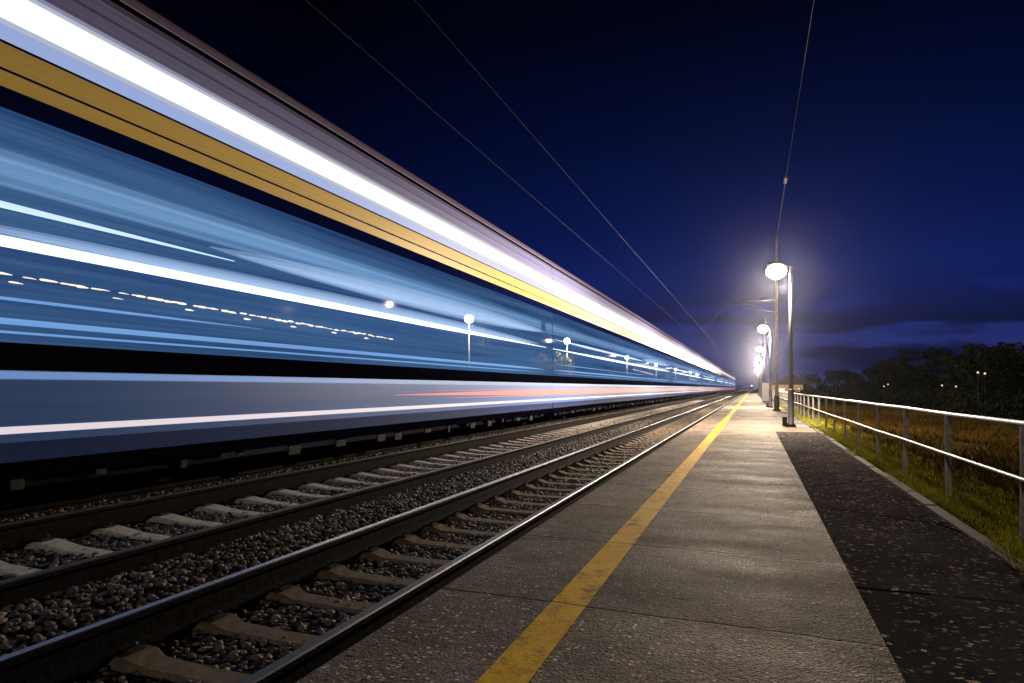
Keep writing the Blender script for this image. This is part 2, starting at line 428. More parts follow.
# ------------------------------------------------------------------ rails and sleepers
def rail(x, ztop, mtop, label, w=1.0):
    hw, ww, fw, hh, ht = 0.036 * w, 0.010 * w, 0.078 * w, 0.045, 0.225
    pr = [(-hw * .75, 0), (hw * .75, 0), (hw, -0.010), (hw, -hh), (ww, -hh - 0.018), (ww, -ht + 0.03), (fw, -ht + 0.012), (fw, -ht), (-fw, -ht), (-fw, -ht + 0.012), (-ww, -ht + 0.03), (-ww, -hh - 0.018), (-hw, -hh), (-hw, -0.010)]
    ms = [0, 0, 1, 1, 1, 1, 1, 1, 1, 1, 1, 1, 1, 0]
    o = MB().prism_y(pr, -6, 345, 1, ms).build("rail", [mtop, M["railside"]], loc=(x, 0, ztop))
    tag(o, label, "rail", "rails of the three tracks"); return o
T1, T2, T3 = (-2.46, -3.96), (-4.95, -7.03), (-8.35, -9.85)
M["railtop1"] = plain("worn_rail_head", (0.09, 0.09, 0.10), 0.5, 0.6, 0.3, 25, 0.0, (4, 0.15, 1))
rail(T1[0], -0.08, M["railtop1"], "polished steel rail running just beside the platform edge", 1.15)
rail(T1[1], -0.08, M["railtop"], "shiny steel rail of the nearest track, on the side away from the platform", 1.15)
rail(T2[0], 0.08, M["railtop2"], "dull dark rail of the middle track, on the side facing the platform", 1.15)
rail(T2[1], 0.08, M["railtop2"], "dull dark rail of the middle track, on the side facing the train", 1.15)
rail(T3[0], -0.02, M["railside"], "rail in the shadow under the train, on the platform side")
rail(T3[1], 0.03, M["railtop2"], "rail in the shadow under the train, on its far side")

def sleeper_mesh(half, seat, mat):
    # concrete sleeper, higher under the rails and dipping towards the middle
    st = [-half, -half + 0.06, -seat - 0.20, -seat + 0.20, -0.45, 0, 0.45, seat - 0.20, seat + 0.20, half - 0.06, half]
    zt = [-0.10, -0.03, 0.0, 0.0, -0.038, -0.045, -0.038, 0.0, 0.0, -0.03, -0.10]
    wt = [0.10, 0.115, 0.125, 0.125, 0.105, 0.10, 0.105, 0.125, 0.125, 0.115, 0.10]
    vv = []
    for x, z, w in zip(st, zt, wt):
        vv += [(x, -w - 0.03, -0.22), (x, -w, z - 0.018), (x, -w + 0.018, z), (x, w - 0.018, z), (x, w, z - 0.018), (x, w + 0.03, -0.22)]
    ff = [(i * 6 + k, i * 6 + k + 1, (i + 1) * 6 + k + 1, (i + 1) * 6 + k) for i in range(len(st) - 1) for k in range(5)]
    ff += [tuple(range(6)), tuple((len(st) - 1) * 6 + k for k in range(6))]
    return MB().add(vv, ff).build("sleeper", mat)
def clip_mesh():
    b = MB(); b.box(-0.05, 0.05, -0.06, 0.06, 0.0, 0.02); b.tube([(0, -0.035, 0.02), (0, -0.035, 0.055)], 0.016, 6); b.tube([(0, -0.05, 0.03), (0.03, 0, 0.05), (-0.02, 0.05, 0.03)], 0.009, 5)
    return b
def sleepers(rails, ztop, half, mat, y0, count, step, words, tilt=0.0, parts=26):
    cx = (rails[0] + rails[1]) / 2; seat = abs(rails[0] - rails[1]) / 2
    proto = sleeper_mesh(half, seat, mat); proto.location = (cx, y0, ztop)
    for sx in (-1, 1):
        for off in (-0.115, 0.115):
            c = clip_mesh().build("rail_clip", M["clip"], proto); c.location = (sx * seat + off, 0, 0.001)
    for i in range(count):
        if i == 0: o = proto
        elif i < parts: o = copy_tree(proto)
        else: o = proto.copy(); col.objects.link(o)
        o.location = (cx + random.uniform(-0.012, 0.012), y0 + i * step + random.uniform(-0.015, 0.015), ztop + random.uniform(-0.006, 0.004))
        o.rotation_euler = (0, 0, random.uniform(-0.012, 0.012))
        tag(o, words[0], "sleeper", words[1])
sleepers(T1, -0.305, 1.28, M["sleeper"], 1.55, 140, 0.69, ("weathered brown concrete sleeper under the rails nearest the platform", "sleepers of the track nearest the platform"))
sleepers(T2, -0.145, 1.55, M["sleeper2"], 2.2, 125, 0.69, ("pale concrete sleeper under the dull rails of the middle track", "sleepers of the middle track"))
sleepers(T3, -0.165, 1.28, M["sleeper"], 4.0, 34, 0.69, ("dark concrete sleeper in the shadow under the train", "sleepers of the track under the train"), parts=1)

# ------------------------------------------------------------------ the train
XT = -9.1                     # centre line of the train; near side 1.5 m closer
HW = 1.5
CL, CN, CY0 = 40.0, 8, -15.8  # articulated cars

def paint(name, c, rough=0.35, metal=0.0, var=0.18, coat=0.3):
    k = Mat(name)
    n = k.noise(9.0, 5, 0.65, (1, 0.010, 2.6))            # lengthwise motion-blur streaks put into the paint colour
    n2 = k.noise(38.0, 3, 0.6, (1, 0.006, 2.2))
    lo = tuple(x * (1 - var) for x in c); hi = tuple(min(1, x * (1 + var)) for x in c)
    f = k.math('ADD', k.math('MULTIPLY', k.rng(n, 0.3, 0.7), 0.6), k.math('MULTIPLY', k.rng(n2, 0.3, 0.7), 0.4))
    k.color(k.mix(f, lo, hi)); k.rough(rough); k.metal(metal); k.p.inputs["Coat Weight"].default_value = coat
    if coat == 0.0: k.p.inputs["Specular IOR Level"].default_value = 0.0
    return k.m
P_skirt = paint("skirt_blue_grey", (0.022, 0.05, 0.19)); P_low = paint("lower_grey_blue", (0.085, 0.20, 0.60))
P_sill = paint("light_blue_sill", (0.22, 0.46, 0.98), var=0.2); P_black = paint("black_line", (0.002, 0.002, 0.005), 0.7, coat=0.0)
P_navy = paint("navy_band", (0.003, 0.006, 0.05), 0.7, 0, 0.3, 0.0); P_gold = paint("gold_band", (1.0, 0.64, 0.17), 0.35, 0.0, 0.2)
P_sky = paint("pale_blue_band", (0.42, 0.62, 1.0), var=0.06); P_roof = paint("silver_lavender_roof", (0.26, 0.27, 0.55), 0.45, 0, 0.42)
P_cap = paint("brown_roof_edge", (0.22, 0.16, 0.24), 0.5, 0, 0.3); P_under = plain("underframe_black", (0.004, 0.004, 0.005), 0.9)
P_under.node_tree.nodes["Principled BSDF"].inputs["Specular IOR Level"].default_value = 0.1
P_brk = plain("bracket_grey", (0.04, 0.037, 0.037), 0.8, 0, 0.5, 5)
P_int = plain("interior_panel_blue", (0.10, 0.20, 0.45), 0.5)
P_seat = plain("dark_seat_cloth", (0.010, 0.012, 0.022), 0.9)

def glow_window_mat():
    """blue-tinted glass, partly clear, with a streaked glow put into its emission"""
    k = Mat("glow_blue_glass")
    n = k.noise(5.5, 5, 0.62, (1, 0.012, 1.0)); n2 = k.noise(26.0, 3, 0.6, (1, 0.008, 1.0)); n3 = k.noise(1.4, 3, 0.5, (1, 0.05, 1.2))
    f = k.math('ADD', k.math('MULTIPLY', k.rng(n, 0.28, 0.72), 0.5), k.math('MULTIPLY', k.rng(n2, 0.3, 0.7), 0.2))
    f = k.math('ADD', f, k.math('MULTIPLY', k.rng(n3, 0.3, 0.7), 0.35))
    c = k.mix(f, srgb(10, 42, 108), srgb(100, 152, 208))
    em = k.n.new("ShaderNodeEmission"); k.l.new(c, em.inputs[0]); em.inputs[1].default_value = 1.0
    tr = k.n.new("ShaderNodeBsdfTransparent"); tr.inputs[0].default_value = (0.78, 0.84, 0.93, 1)
    gl = k.n.new("ShaderNodeBsdfGlossy"); gl.inputs["Roughness"].default_value = 0.05; gl.inputs["Color"].default_value = (0.8, 0.85, 1, 1)
    m1 = k.n.new("ShaderNodeMixShader"); m1.inputs[0].default_value = 0.52
    k.l.new(tr.outputs[0], m1.inputs[1]); k.l.new(em.outputs[0], m1.inputs[2])
    fr = k.n.new("ShaderNodeLayerWeight"); fr.inputs[0].default_value = 0.3
    m2 = k.n.new("ShaderNodeMixShader"); k.l.new(k.math('MULTIPLY', fr.outputs[1], 0.0015), m2.inputs[0]); k.l.new(m1.outputs[0], m2.inputs[1]); k.l.new(gl.outputs[0], m2.inputs[2])
    k.l.new(m2.outputs[0], k.out.inputs[0])
    return k.m
def clear_glass():
    k = Mat("clear_blue_glass")
    tr = k.n.new("ShaderNodeBsdfTransparent"); tr.inputs[0].default_value = (0.80, 0.88, 0.96, 1)
    gl = k.n.new("ShaderNodeBsdfGlossy"); gl.inputs["Roughness"].default_value = 0.1
    m2 = k.n.new("ShaderNodeMixShader"); m2.inputs[0].default_value = 0.0005; k.l.new(tr.outputs[0], m2.inputs[1]); k.l.new(gl.outputs[0], m2.inputs[2])
    k.l.new(m2.outputs[0], k.out.inputs[0]); return k.m
G_glow = glow_window_mat(); G_clear = clear_glass()
E_white = emitter("white_streak_glow", (0.93, 0.95, 1.0), 1.05); E_rim = emitter("white_streak_soft_edge", (0.72, 0.80, 1.0), 0.55)
E_streak = emitter("bright_streak_glow", (0.92, 0.96, 1.0), 4.0); E_streak2 = emitter("soft_streak_glow", (0.75, 0.87, 1.0), 2.2); E_blob = emitter("streak_blob_glow", (0.62, 0.80, 1.0), 1.9)  # emission of added streak shapes; the cabin has no such lamps
E_dim = emitter("blue_streak_glow", (0.30, 0.58, 1.0), 1.1); E_dash = emitter("golden_dash_glow", (1.0, 0.74, 0.50), 3.2)
E_sill = emitter("sill_streak_glow", (1.0, 0.88, 0.95), 0.72); E_red = emitter("red_streak_core", (1.0, 0.10, 0.14), 0.80)
E_red2 = emitter("red_streak_edge", (0.9, 0.18, 0.28), 0.38)
E_sky = emitter("pale_blue_streak_glow", (0.36, 0.50, 0.90), 0.72); E_blue_sill_streak = emitter("blue_sill_streak", (0.16, 0.36, 0.80), 0.60)

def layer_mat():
    k = Mat("soft_glow_layer")
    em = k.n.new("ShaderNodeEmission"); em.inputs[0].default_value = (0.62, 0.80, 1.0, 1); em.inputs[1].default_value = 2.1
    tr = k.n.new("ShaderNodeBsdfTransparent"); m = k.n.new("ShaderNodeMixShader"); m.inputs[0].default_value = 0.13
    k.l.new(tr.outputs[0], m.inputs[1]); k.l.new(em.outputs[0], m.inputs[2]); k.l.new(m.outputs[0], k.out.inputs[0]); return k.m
E_layer = layer_mat(); E_layer2 = layer_mat(); E_layer2.name = "cyan_glow_layer"
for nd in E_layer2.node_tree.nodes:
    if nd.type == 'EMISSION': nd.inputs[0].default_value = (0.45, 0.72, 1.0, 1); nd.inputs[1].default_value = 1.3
E_rim2 = emitter("white_streak_outer_edge", (0.62, 0.66, 1.0), 0.30)
P_roof2 = paint("plum_roof_line", (0.13, 0.12, 0.24), 0.5, 0, 0.4); P_pale = paint("pale_roof_line", (0.45, 0.46, 0.80), 0.4, 0, 0.3)
def car():
    root = empty("train_carriage", (XT, CY0, 0))
    L = CL - 0.03
    z = lambda q: H + q
    def both(b, pts, m=0, sides=(1, -1)):
        """open strip (x offset inward, height) on both sides"""
        for s in sides:
            n = len(pts)
            b.add([(s * (HW - dx), 0, z(q)) for dx, q in pts] + [(s * (HW - dx), L, z(q)) for dx, q in pts],
                  [(k, k + 1, n + k + 1, n + k) for k in range(n - 1)], m)
    # lower body with its ends and floor
    b = MB()
    both(b, [(0.10, -0.86), (0.03, -0.82), (0.0, -0.60)], 0); both(b, [(0, -0.60), (0, 0.09)], 1)
    both(b, [(0, 0.09), (0, 0.195)], 2); both(b, [(0, 0.195), (0, 0.50)], 3)
    b.box(-HW + 0.12, HW - 0.12, 0.02, L - 0.02, z(-0.85), z(-0.80), 3)
    b.box(-HW + 0.02, HW - 0.02, 0.03, L - 0.03, z(0.44), z(0.48), 3)
    for yy in (0.0, L - 0.02): b.box(-HW + 0.015, HW - 0.015, yy + .002, yy + 0.018, z(-0.82), z(0.495), 3)
    for sd in (1, -1): b.box(min(sd * (HW - .13), sd * (HW - .16)), max(sd * (HW - .13), sd * (HW - .16)), 0.05, L - 0.05, z(-1.02), z(-0.855), 3)
    b.build("lower_body", [P_skirt, P_low, P_sill, P_black], root)
    # upper body: the coloured bands above the windows, and the roof
    b = MB()
    N = (1,); F = (-1,)
    both(b, [(0, 3.05), (0, 3.28)], 0, N); both(b, [(0, 3.28), (0, 3.455)], 1, N); both(b, [(0, 3.455), (0, 3.485)], 0, N)
    both(b, [(0, 3.485), (0, 3.755)], 1, N); both(b, [(0, 3.755), (0, 3.785)], 0, N); both(b, [(0, 3.70), (0, 4.46)], 0, F)
    for yy in (0.0, L - 0.02): b.box(-HW + 0.015, HW - 0.015, yy + .002, yy + 0.018, z(3.74), z(4.40), 0)
    b.box(-HW + 0.02, HW - 0.02, 0.03, L - 0.03, z(4.42), z(4.455), 3)
    b.build("upper_body", [P_navy, P_gold, P_sky, P_int], root)
    b = MB()
    both(b, [(0, 4.46), (0.02, 4.66)], 0); both(b, [(0.02, 4.66), (0.025, 4.69)], 3); both(b, [(0.025, 4.69), (0.07, 4.87)], 0); both(b, [(0.07, 4.87), (0.075, 4.885)], 4); both(b, [(0.075, 4.885), (0.10, 4.98)], 3)
    both(b, [(0.10, 4.98), (0.125, 5.07)], 1); both(b, [(0.125, 5.07), (0.13, 5.09)], 4); both(b, [(0.13, 5.09), (0.20, 5.22), (0.34, 5.36)], 2)
    b.add([(-HW + .34, 0, z(5.36)), (-0.6, 0, z(5.55)), (0.6, 0, z(5.55)), (HW - .34, 0, z(5.36)), (-HW + .34, L, z(5.36)), (-0.6, L, z(5.55)), (0.6, L, z(5.55)), (HW - .34, L, z(5.36))],
          [(0, 1, 5, 4), (1, 2, 6, 5), (2, 3, 7, 6)], 2)
    for yy in (0.0, L):
        prof = [(HW, 4.46), (HW - .1, 4.98), (HW - .125, 5.07), (HW - .34, 5.36), (.6, 5.55)]
        b.add([(x, yy, z(q)) for x, q in prof] + [(-x, yy, z(q)) for x, q in prof[::-1]], [tuple(range(10))], 1)
    b.build("roof", [P_roof, P_black, P_cap, P_roof2, P_pale], root)
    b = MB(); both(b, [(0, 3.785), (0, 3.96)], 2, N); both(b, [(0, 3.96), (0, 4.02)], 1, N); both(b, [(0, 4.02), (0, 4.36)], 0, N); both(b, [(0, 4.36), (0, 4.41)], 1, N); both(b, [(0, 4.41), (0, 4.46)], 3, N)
    b.build("white_streak_band", [E_white, E_rim, E_sky, E_rim2], root)  # blurred light streak as a glowing band; dimmer rims imitate falloff
    b = MB(); both(b, [(-0.005, 0.10), (-0.005, 0.185)], 0, N); b.build("blue_sill_streak", E_blue_sill_streak, root)  # added glow imitating a pale blue light streak
    b = MB()
    for s, m in ((1, 0), (-1, 1)):
        b.add([(s * HW, 0, z(0.50)), (s * HW, L, z(0.50)), (s * HW, L, z(3.05 if s > 0 else 3.7)), (s * HW, 0, z(3.05 if s > 0 else 3.7))], [(0, 1, 2, 3)], m)
    b.build("window", [G_glow, G_clear], root)
    # cabin: side ledge and seats; then added glowing shapes imitating motion-blurred light streaks
    b = MB(); b.box(HW - 0.55, HW - 0.06, 0.1, L - 0.1, z(0.485), z(0.58)); b.build("side_bench", P_seat, root)
    X = HW - 0.10
    def strip(name, m, q, y0, y1, r, taper=2.5):
        MB().tube([(X, y0, z(q)), (X, y0 + taper, z(q)), (X, y1 - taper, z(q)), (X, y1, z(q))], [r * .15, r, r, r * .12], 8).build(name, m, root)
    strip("light_streak", E_streak, 1.62, 0.3, L - 0.6, 0.062, 9.0)  # tapered glowing rods added in place of light streaks
    strip("light_streak", E_streak2, 2.02, 0.6, 23.4, 0.055, 5.0)
    strip("blue_streak", E_dim, 0.74, 0.4, L - 0.8, 0.035); strip("blue_streak", E_dim, 0.99, 0.6, 24.0, 0.018); strip("blue_streak", E_dim, 0.62, 0.6, L - 2, 0.014)
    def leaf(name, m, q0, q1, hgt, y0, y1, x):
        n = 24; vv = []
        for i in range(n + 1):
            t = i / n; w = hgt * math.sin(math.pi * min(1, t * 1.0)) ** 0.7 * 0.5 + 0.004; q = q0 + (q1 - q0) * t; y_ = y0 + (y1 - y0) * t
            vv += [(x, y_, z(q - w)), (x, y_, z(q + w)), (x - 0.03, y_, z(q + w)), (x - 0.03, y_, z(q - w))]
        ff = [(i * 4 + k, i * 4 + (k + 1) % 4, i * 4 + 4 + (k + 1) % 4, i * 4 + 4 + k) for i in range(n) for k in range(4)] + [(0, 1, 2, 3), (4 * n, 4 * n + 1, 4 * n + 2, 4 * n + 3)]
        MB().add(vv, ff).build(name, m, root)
    for j, (k1, k2) in enumerate(((1.0, 0.0), (0.82, 0.6), (0.62, 1.4), (0.42, 2.3), (0.24, 3.2))):       # nested glowing layers imitating a blurred streak's soft falloff
        leaf("soft_glow_leaf", E_layer, 2.17, 2.24, 0.46 * k1, 23.0 + k2, 39.4 - k2 * .4, HW - 0.16 - j * .045)
        leaf("soft_glow_leaf", E_layer, 1.76, 1.73, 0.30 * k1, 19.0 + k2, 38.8 - k2 * .4, HW - 0.17 - j * .045)
    for j, (q0, hh_) in enumerate(((2.53, 0.40), (2.56, 0.22), (2.36, 0.05), (2.66, 0.04))):                       # glowing panels added to imitate a pale cyan streak
        MB().box(HW - 0.40 - j * .05, HW - 0.39 - j * .05, 0.3, L - 0.3, z(q0 - hh_ / 2), z(q0 + hh_ / 2)).build("cyan_glow_band", E_layer2, root)
    for i in range(76):
        yy = 18.6 + i * 0.125 + random.uniform(-0.05, 0.05); hgt = 1.29 - 0.17 * i / 76 + random.uniform(-.008, .008) - (0.075 if i % 9 == 4 else 0)
        w = random.uniform(0.006, 0.020); MB().tube([(X, yy, z(hgt)), (X, yy + .02, z(hgt)), (X, yy + random.uniform(0.05, 0.13), z(hgt)), (X, yy + .15, z(hgt - .004))], [w * .4, w, w, w * .3], 6).build("golden_streak_dash", E_dash, root)  # golden dashes added to imitate a dotted light streak
    b = MB(); both(b, [(-0.006, -0.505), (-0.006, -0.425)], 0); b.build("sill_streak", E_sill, root)  # added glow imitating a white light streak along the sill
    b = MB()
    for lo, hi, ys_, m in ((-0.31, -0.235, 31.0, 1), (-0.235, -0.085, 28.0, 0), (-0.085, -0.03, 30.0, 1)):
        for sd in (1, -1):
            X_ = sd * (HW + 0.006); md = (lo + hi) / 2
            b.add([(X_, ys_, z(md - .004)), (X_, ys_ + 7, z(lo)), (X_, L, z(lo)), (X_, L, z(hi)), (X_, ys_ + 7, z(hi)), (X_, ys_, z(md + .004))], [(0, 1, 4, 5), (1, 2, 3, 4)], m)
    b.build("red_light", [E_red, E_red2], root)  # glowing wedges added to imitate a red light streak with soft edges
    yy = 0.8
    brk = [MB().box(HW - .20, HW - .165, 0, w_, z(-h_), z(-0.90)) for w_, h_ in ((0.10, 1.20), (0.14, 1.14), (0.30, 1.20))]
    brk = [q.build("underframe_bracket", P_brk, root) for q in brk]
    for k in range(34):
        o = brk[k] if k < 3 else random.choice(brk).copy()
        if k >= 3: col.objects.link(o)
        o.location = (random.uniform(-.05, .02), yy, random.uniform(-.02, .06)); yy += random.uniform(0.75, 1.5)
    # gangway bellows at one end, bogies below
    b = MB()
    for i in range(1):
        y0, y1 = L + 0.003, L + 0.027
        b.box(-HW + 0.02, -HW + 0.05, y0, y1, z(-0.7), z(4.4)); b.box(HW - 0.05, HW - 0.02, y0, y1, z(-0.7), z(4.4))
        b.box(-HW + 0.052, HW - 0.052, y0, y1, z(-0.7), z(0.3)); b.box(-HW + 0.052, HW - 0.052, y0, y1, z(3.8), z(4.9))
    b.build("gangway", P_under, root)
    for yb in (1.2, L / 2, L - 4.2):
        b = MB(); b.box(-1.1, 1.1, yb, yb + 3.0, 0.36, 0.50); b.box(-1.25, -1.10, yb - .3, yb + 3.3, 0.30, 0.52); b.box(1.10, 1.25, yb - .3, yb + 3.3, 0.30, 0.52)
        for yy in (yb + 0.4, yb + 2.6):
            for s in (-1, 1): b.box(s * 1.19 - 0.12, s * 1.19 + 0.12, yy - 0.12, yy + 0.12, 0.32, 0.56)
        bo = b.build("bogie", P_under, root)
        for yy in (yb + 0.4, yb + 2.6):
            for s in (-1, 1):
                w = MB(); w.tube([(s * 0.70, yy, 0.46), (s * 0.84, yy, 0.46)], 0.43, 20); w.build("wheel", P_under, bo)
    return root
c0 = car()
ords = ["first", "second", "third", "fourth", "fifth", "sixth", "seventh", "last"]
for i in range(CN):
    o = c0 if i == 0 else copy_tree(c0)
    o.location = (XT, CY0 + i * CL, 0)
    if i == 1:                                   # from the second car on the red strip runs the whole length
        full = [q for q in o.children if q.name.startswith("red_light")][0].data.copy()  # red_light is the added glow imitating a red light streak
        for vv in full.vertices:
            if vv.co.y < 39: vv.co.y = 0
    if i > 0: [q for q in o.children if q.name.startswith("red_light")][0].data = full
    lab = ("nearest tall blue carriage filling the left of the picture, with gold and white bands" if i == 0 else
           "last carriage of the blue and gold train, farthest down the line" if i == CN - 1 else
           "%s carriage from the camera in the blue and gold train" % ords[i])
    tag(o, lab, "train carriage", "carriages of the blue and gold train")

# ------------------------------------------------------------------ platform lamps
def add_light(name, parent, loc, power, size=0.12, colr=WARM):
    ld = bpy.data.lights.new(name, 'POINT'); ld.energy = power; ld.color = colr; ld.shadow_soft_size = size
    o = bpy.data.objects.new(name, ld); col.objects.link(o); o.parent = parent; o.location = loc; return o

def lamp_post(arm=0.40, hh=5.9):
    root = empty("street_lamp", (0, 0, 0))
    b = MB(); b.box(-0.20, 0.20, -0.20, 0.20, 0.0, 0.03)
    for sx in (-.15, .15):
        for sy in (-.15, .15): b.tube([(sx, sy, 0.03), (sx, sy, 0.085)], 0.024, 6)
    b.build("base_plate", M["dark"], root)
    MB().tube([(0, 0, 0.03), (0, 0, 0.12), (0, 0, 0.14), (0, 0, 1.35), (0, 0, 1.42)], [0.135, 0.135, 0.105, 0.098, 0.085], 16).build("base_column", M["dark"], root, True)
    c = MB(); c.box(-0.29, -0.13, -0.10, 0.10, 0.03, 0.36); c.box(-0.30, -0.12, -0.11, 0.11, 0.36, 0.385); c.build("junction_box", M["dark"], root)
    MB().tube([(0, 0, 1.40), (0, 0, hh + 0.06)], [0.084, 0.056], 14).build("post", M["postgrey"], root, True)
    MB().tube([(0, 0, hh + 0.03), (-arm * .5, 0, hh + 0.12), (-arm, 0, hh + 0.13)], 0.030, 10).build("arm", M["postgrey"], root, True)
    hd = MB().tube([(-arm + .18, 0, hh + .15), (-arm + .10, 0, hh + .17), (-arm - .34, 0, hh + .17), (-arm - .44, 0, hh + .14)], [0.03, 0.13, 0.13, 0.04], 12).build("lamp_head", M["postgrey"], root, True)
    # drop-bowl diffuser below the head
    b = MB(); n, rings = 20, 10; vv = []
    for i in range(rings + 1):
        t = (0.16 + 0.83 * i / rings) * math.pi; r = math.sin(t); zz = math.cos(t)
        for k in range(n):
            a = 2 * math.pi * k / n; vv.append((-arm - .10 + 0.36 * r * math.cos(a), 0.32 * r * math.sin(a), hh - 0.08 + 0.28 * zz))
    b.add(vv, [(i * n + k, i * n + (k + 1) % n, (i + 1) * n + (k + 1) % n, (i + 1) * n + k) for i in range(rings) for k in range(n)] + [tuple(range(n))])
    b.build("diffuser", M["lampglow"], hd, True)
    add_light("lamp_light", root, (-arm - .10, 0, hh - 0.50), LAMP_W)
    return root
lp = lamp_post()
names = ["nearest platform lamp, tall grey post with dark base beside the asphalt path", "second lit platform lamp along the row", "third lit platform lamp along the row",
         "fourth lit platform lamp along the row", "fifth lit platform lamp along the row", "farthest lit platform lamp, at the end of the row", "unseen platform lamp added behind the viewer, outside the picture"]
for i, (x, y) in enumerate([(1.31, 25.2), (1.20, 49.5), (1.20, 75), (1.20, 100), (1.20, 128), (1.20, 160), (1.31, -19.0)]):
    o = lp if i == 0 else copy_tree(lp)
    o.location = (x, y, 0)
    if y < 0:                                    # unseen lamp added at lower power to lift the near carriage
        for q in o.children:
            if q.type == 'LIGHT': q.data = q.data.copy(); q.data.energy = LAMP_W * 0.24
    tag(o, names[i], "street lamp", "lamps along the platform")

# lamps of the far platform, seen through the train's windows
def px_pos(px, d, X=None):
    """lateral X for picture column px at camera depth d"""
    return (px - 753) * math.cos(YAW) * d / FPX
def far_lamp():
    root = empty("platform_lamp", (0, 0, 0))
    MB().box(-.16, .16, -.16, .16, 0, 0.04).build("base_plate", M["dark"], root)
    MB().tube([(0, 0, 0.04), (0, 0, 5.8)], [0.06, 0.035], 10).build("post", M["mast"], root, True)
    hd = MB().tube([(0, 0, 6.06), (0, 0, 6.09), (0, 0, 6.13)], [0.10, 0.08, 0.03], 14).build("lamp_head", M["postgrey"], root, True)
    n, vv = 14, []
    for i in range(9):
        t = math.pi * i / 8
        for k in range(n): vv.append((0.29 * math.sin(t) * math.cos(2 * math.pi * k / n) + 1e-4 * math.cos(2 * math.pi * k / n), 0.29 * math.sin(t) * math.sin(2 * math.pi * k / n) + 1e-4 * math.sin(2 * math.pi * k / n), 5.8 + 0.27 * math.cos(t)))
    MB().add(vv, [(i * n + k, i * n + (k + 1) % n, (i + 1) * n + (k + 1) % n, (i + 1) * n + k) for i in range(8) for k in range(n)]).build("globe", M["farglow"], hd, True)
    add_light("lamp_light", root, (0.6, 0, 5.7), FAR_W)
    return root
fl = far_lamp()
fnames = ["globe lamp seen through the windows of the nearest carriage", "globe lamp beside the concrete mast behind the train", "globe lamp seen through the train just past the concrete mast",
          "fourth globe lamp along the row behind the train", "fifth globe lamp along the row behind the train", "sixth globe lamp along the row behind the train", "farthest globe lamp in the row behind the train"]
for i, (px, d) in enumerate([(469, 38.9), (567, 57.5), (627, 89), (656, 117), (675.5, 145), (690.5, 172), (697, 204)]):
    X = px_pos(px, d); Y = (d + X * math.sin(YAW)) / math.cos(YAW)
    o = fl if i == 0 else copy_tree(fl)
    o.location = (X, Y, 0); tag(o, fnames[i], "street lamp", "lamps of the far platform behind the train")

# far platform slab on which those lamps stand
b = MB(); b.box(-20.5, -14.2, -4, 330, -0.7, 0.0); struct(b.build("far_platform", M["pave"]))

# ------------------------------------------------------------------ railing
rl = empty("metal_railing", (2.44, 0, 0))
tag(rl, "long galvanised railing with two rails and square posts between path and field", "railing")
FY = [9.87 + 2.5 * k for k in range(-5, 45)]
for y in FY:
    b = MB(); b.box(-0.035, 0.035, -0.036, -0.024, -0.4, 1.085); b.box(0.023, 0.035, -0.0238, 0.040, -0.4, 1.085); b.box(-0.05, 0.05, -0.05, 0.05, -0.4, -0.02)
    p = b.build("post", M["galv"], rl); p.location = (random.uniform(-.008, .008), y, random.uniform(-0.012, 0)); p.rotation_euler = (random.uniform(-.008, .008), random.uniform(-.01, .01), random.uniform(-.05, .05))
ptsT = [(random.uniform(-.006, .006), y, 1.10 + random.uniform(-.008, .008)) for y in FY]
ptsM = [(-0.045 + random.uniform(-.004, .004), y, 0.57 + random.uniform(-.008, .008)) for y in FY]
MB().tube(ptsT, 0.031, 10).build("top_rail", M["galv"], rl, True)
MB().tube(ptsM, 0.021, 10).build("middle_rail", M["galv"], rl, True)

# ------------------------------------------------------------------ overhead line
def wire(name, x, z, y0, y1, r, label, sag=0.0, seg=24):
    pts = []
    for i in range(seg + 1):
        t = i / seg; pts.append((x, y0 + (y1 - y0) * t, z - sag * 4 * t * (1 - t)))
    o = MB().tube(pts, r, 6).build(name, M["wire"]); return tag(o, label, "wire", "overhead wires")
wire("overhead_wire", -3.22, 5.41, -6, 330, 0.006, "thin contact wire over the track nearest the platform", 0.0)
wire("overhead_wire", -6.05, 7.08, -6, 330, 0.006, "thin pale wire over the middle track, just clear of the train roof", 0.0)

MY, MX = 42.8, 1.40           # tall mast behind the nearest lamp
mast = empty("catenary_mast", (MX, MY, 0)); tag(mast, "tall slim overhead line mast standing just behind the nearest platform lamp", "mast")
MB().tube([(0, 0, 0), (0, 0, 0.10), (0, 0, 0.102), (0, 0, 0.9), (0, 0, 0.95)], [0.24, 0.24, 0.16, 0.15, 0.11], 12).build("base", M["dark"], mast)
MB().tube([(0, 0, 0.95), (0, 0, 11.1)], [0.105, 0.065], 12).build("pole", M["mast"], mast, True)
b = MB(); b.tube([(0, 0, 7.15), (-2.6, 0, 7.0), (-3.2, 0, 6.6)], 0.03, 6); b.tube([(0, 0, 6.2), (-2.5, 0, 6.98)], 0.025, 6); b.build("cantilever", M["wire"], mast)
b = MB()
for i in range(5): b.tube([(-0.5 - i * .09, 0, 7.12), (-0.55 - i * .09, 0, 7.12)], 0.085, 10)
b.build("insulator", M["insul"], mast)
MB().tube([(-3.2, 0, 6.6), (-4.2, 0, 5.55), (-4.6, 0, 5.42)], 0.02, 6).build("steady_arm", M["wire"], mast)
fw = wire("feeder_wire", MX, 11.0, -6, MY - 12.2, 0.008, "feeder wire running overhead to the tall mast", 0.0)
wire("feeder_wire", MX, 11.0, MY - 11.3, MY, 0.016, "short end of the feeder wire between insulator and mast top", 0.0)
b = MB()
for i in range(6): b.tube([(MX, MY - 12.15 + i * .14, 11), (MX, MY - 12.09 + i * .14, 11)], 0.085, 10)
b.tube([(MX, MY - 12.2, 11), (MX, MY - 11.3, 11)], 0.035, 8)
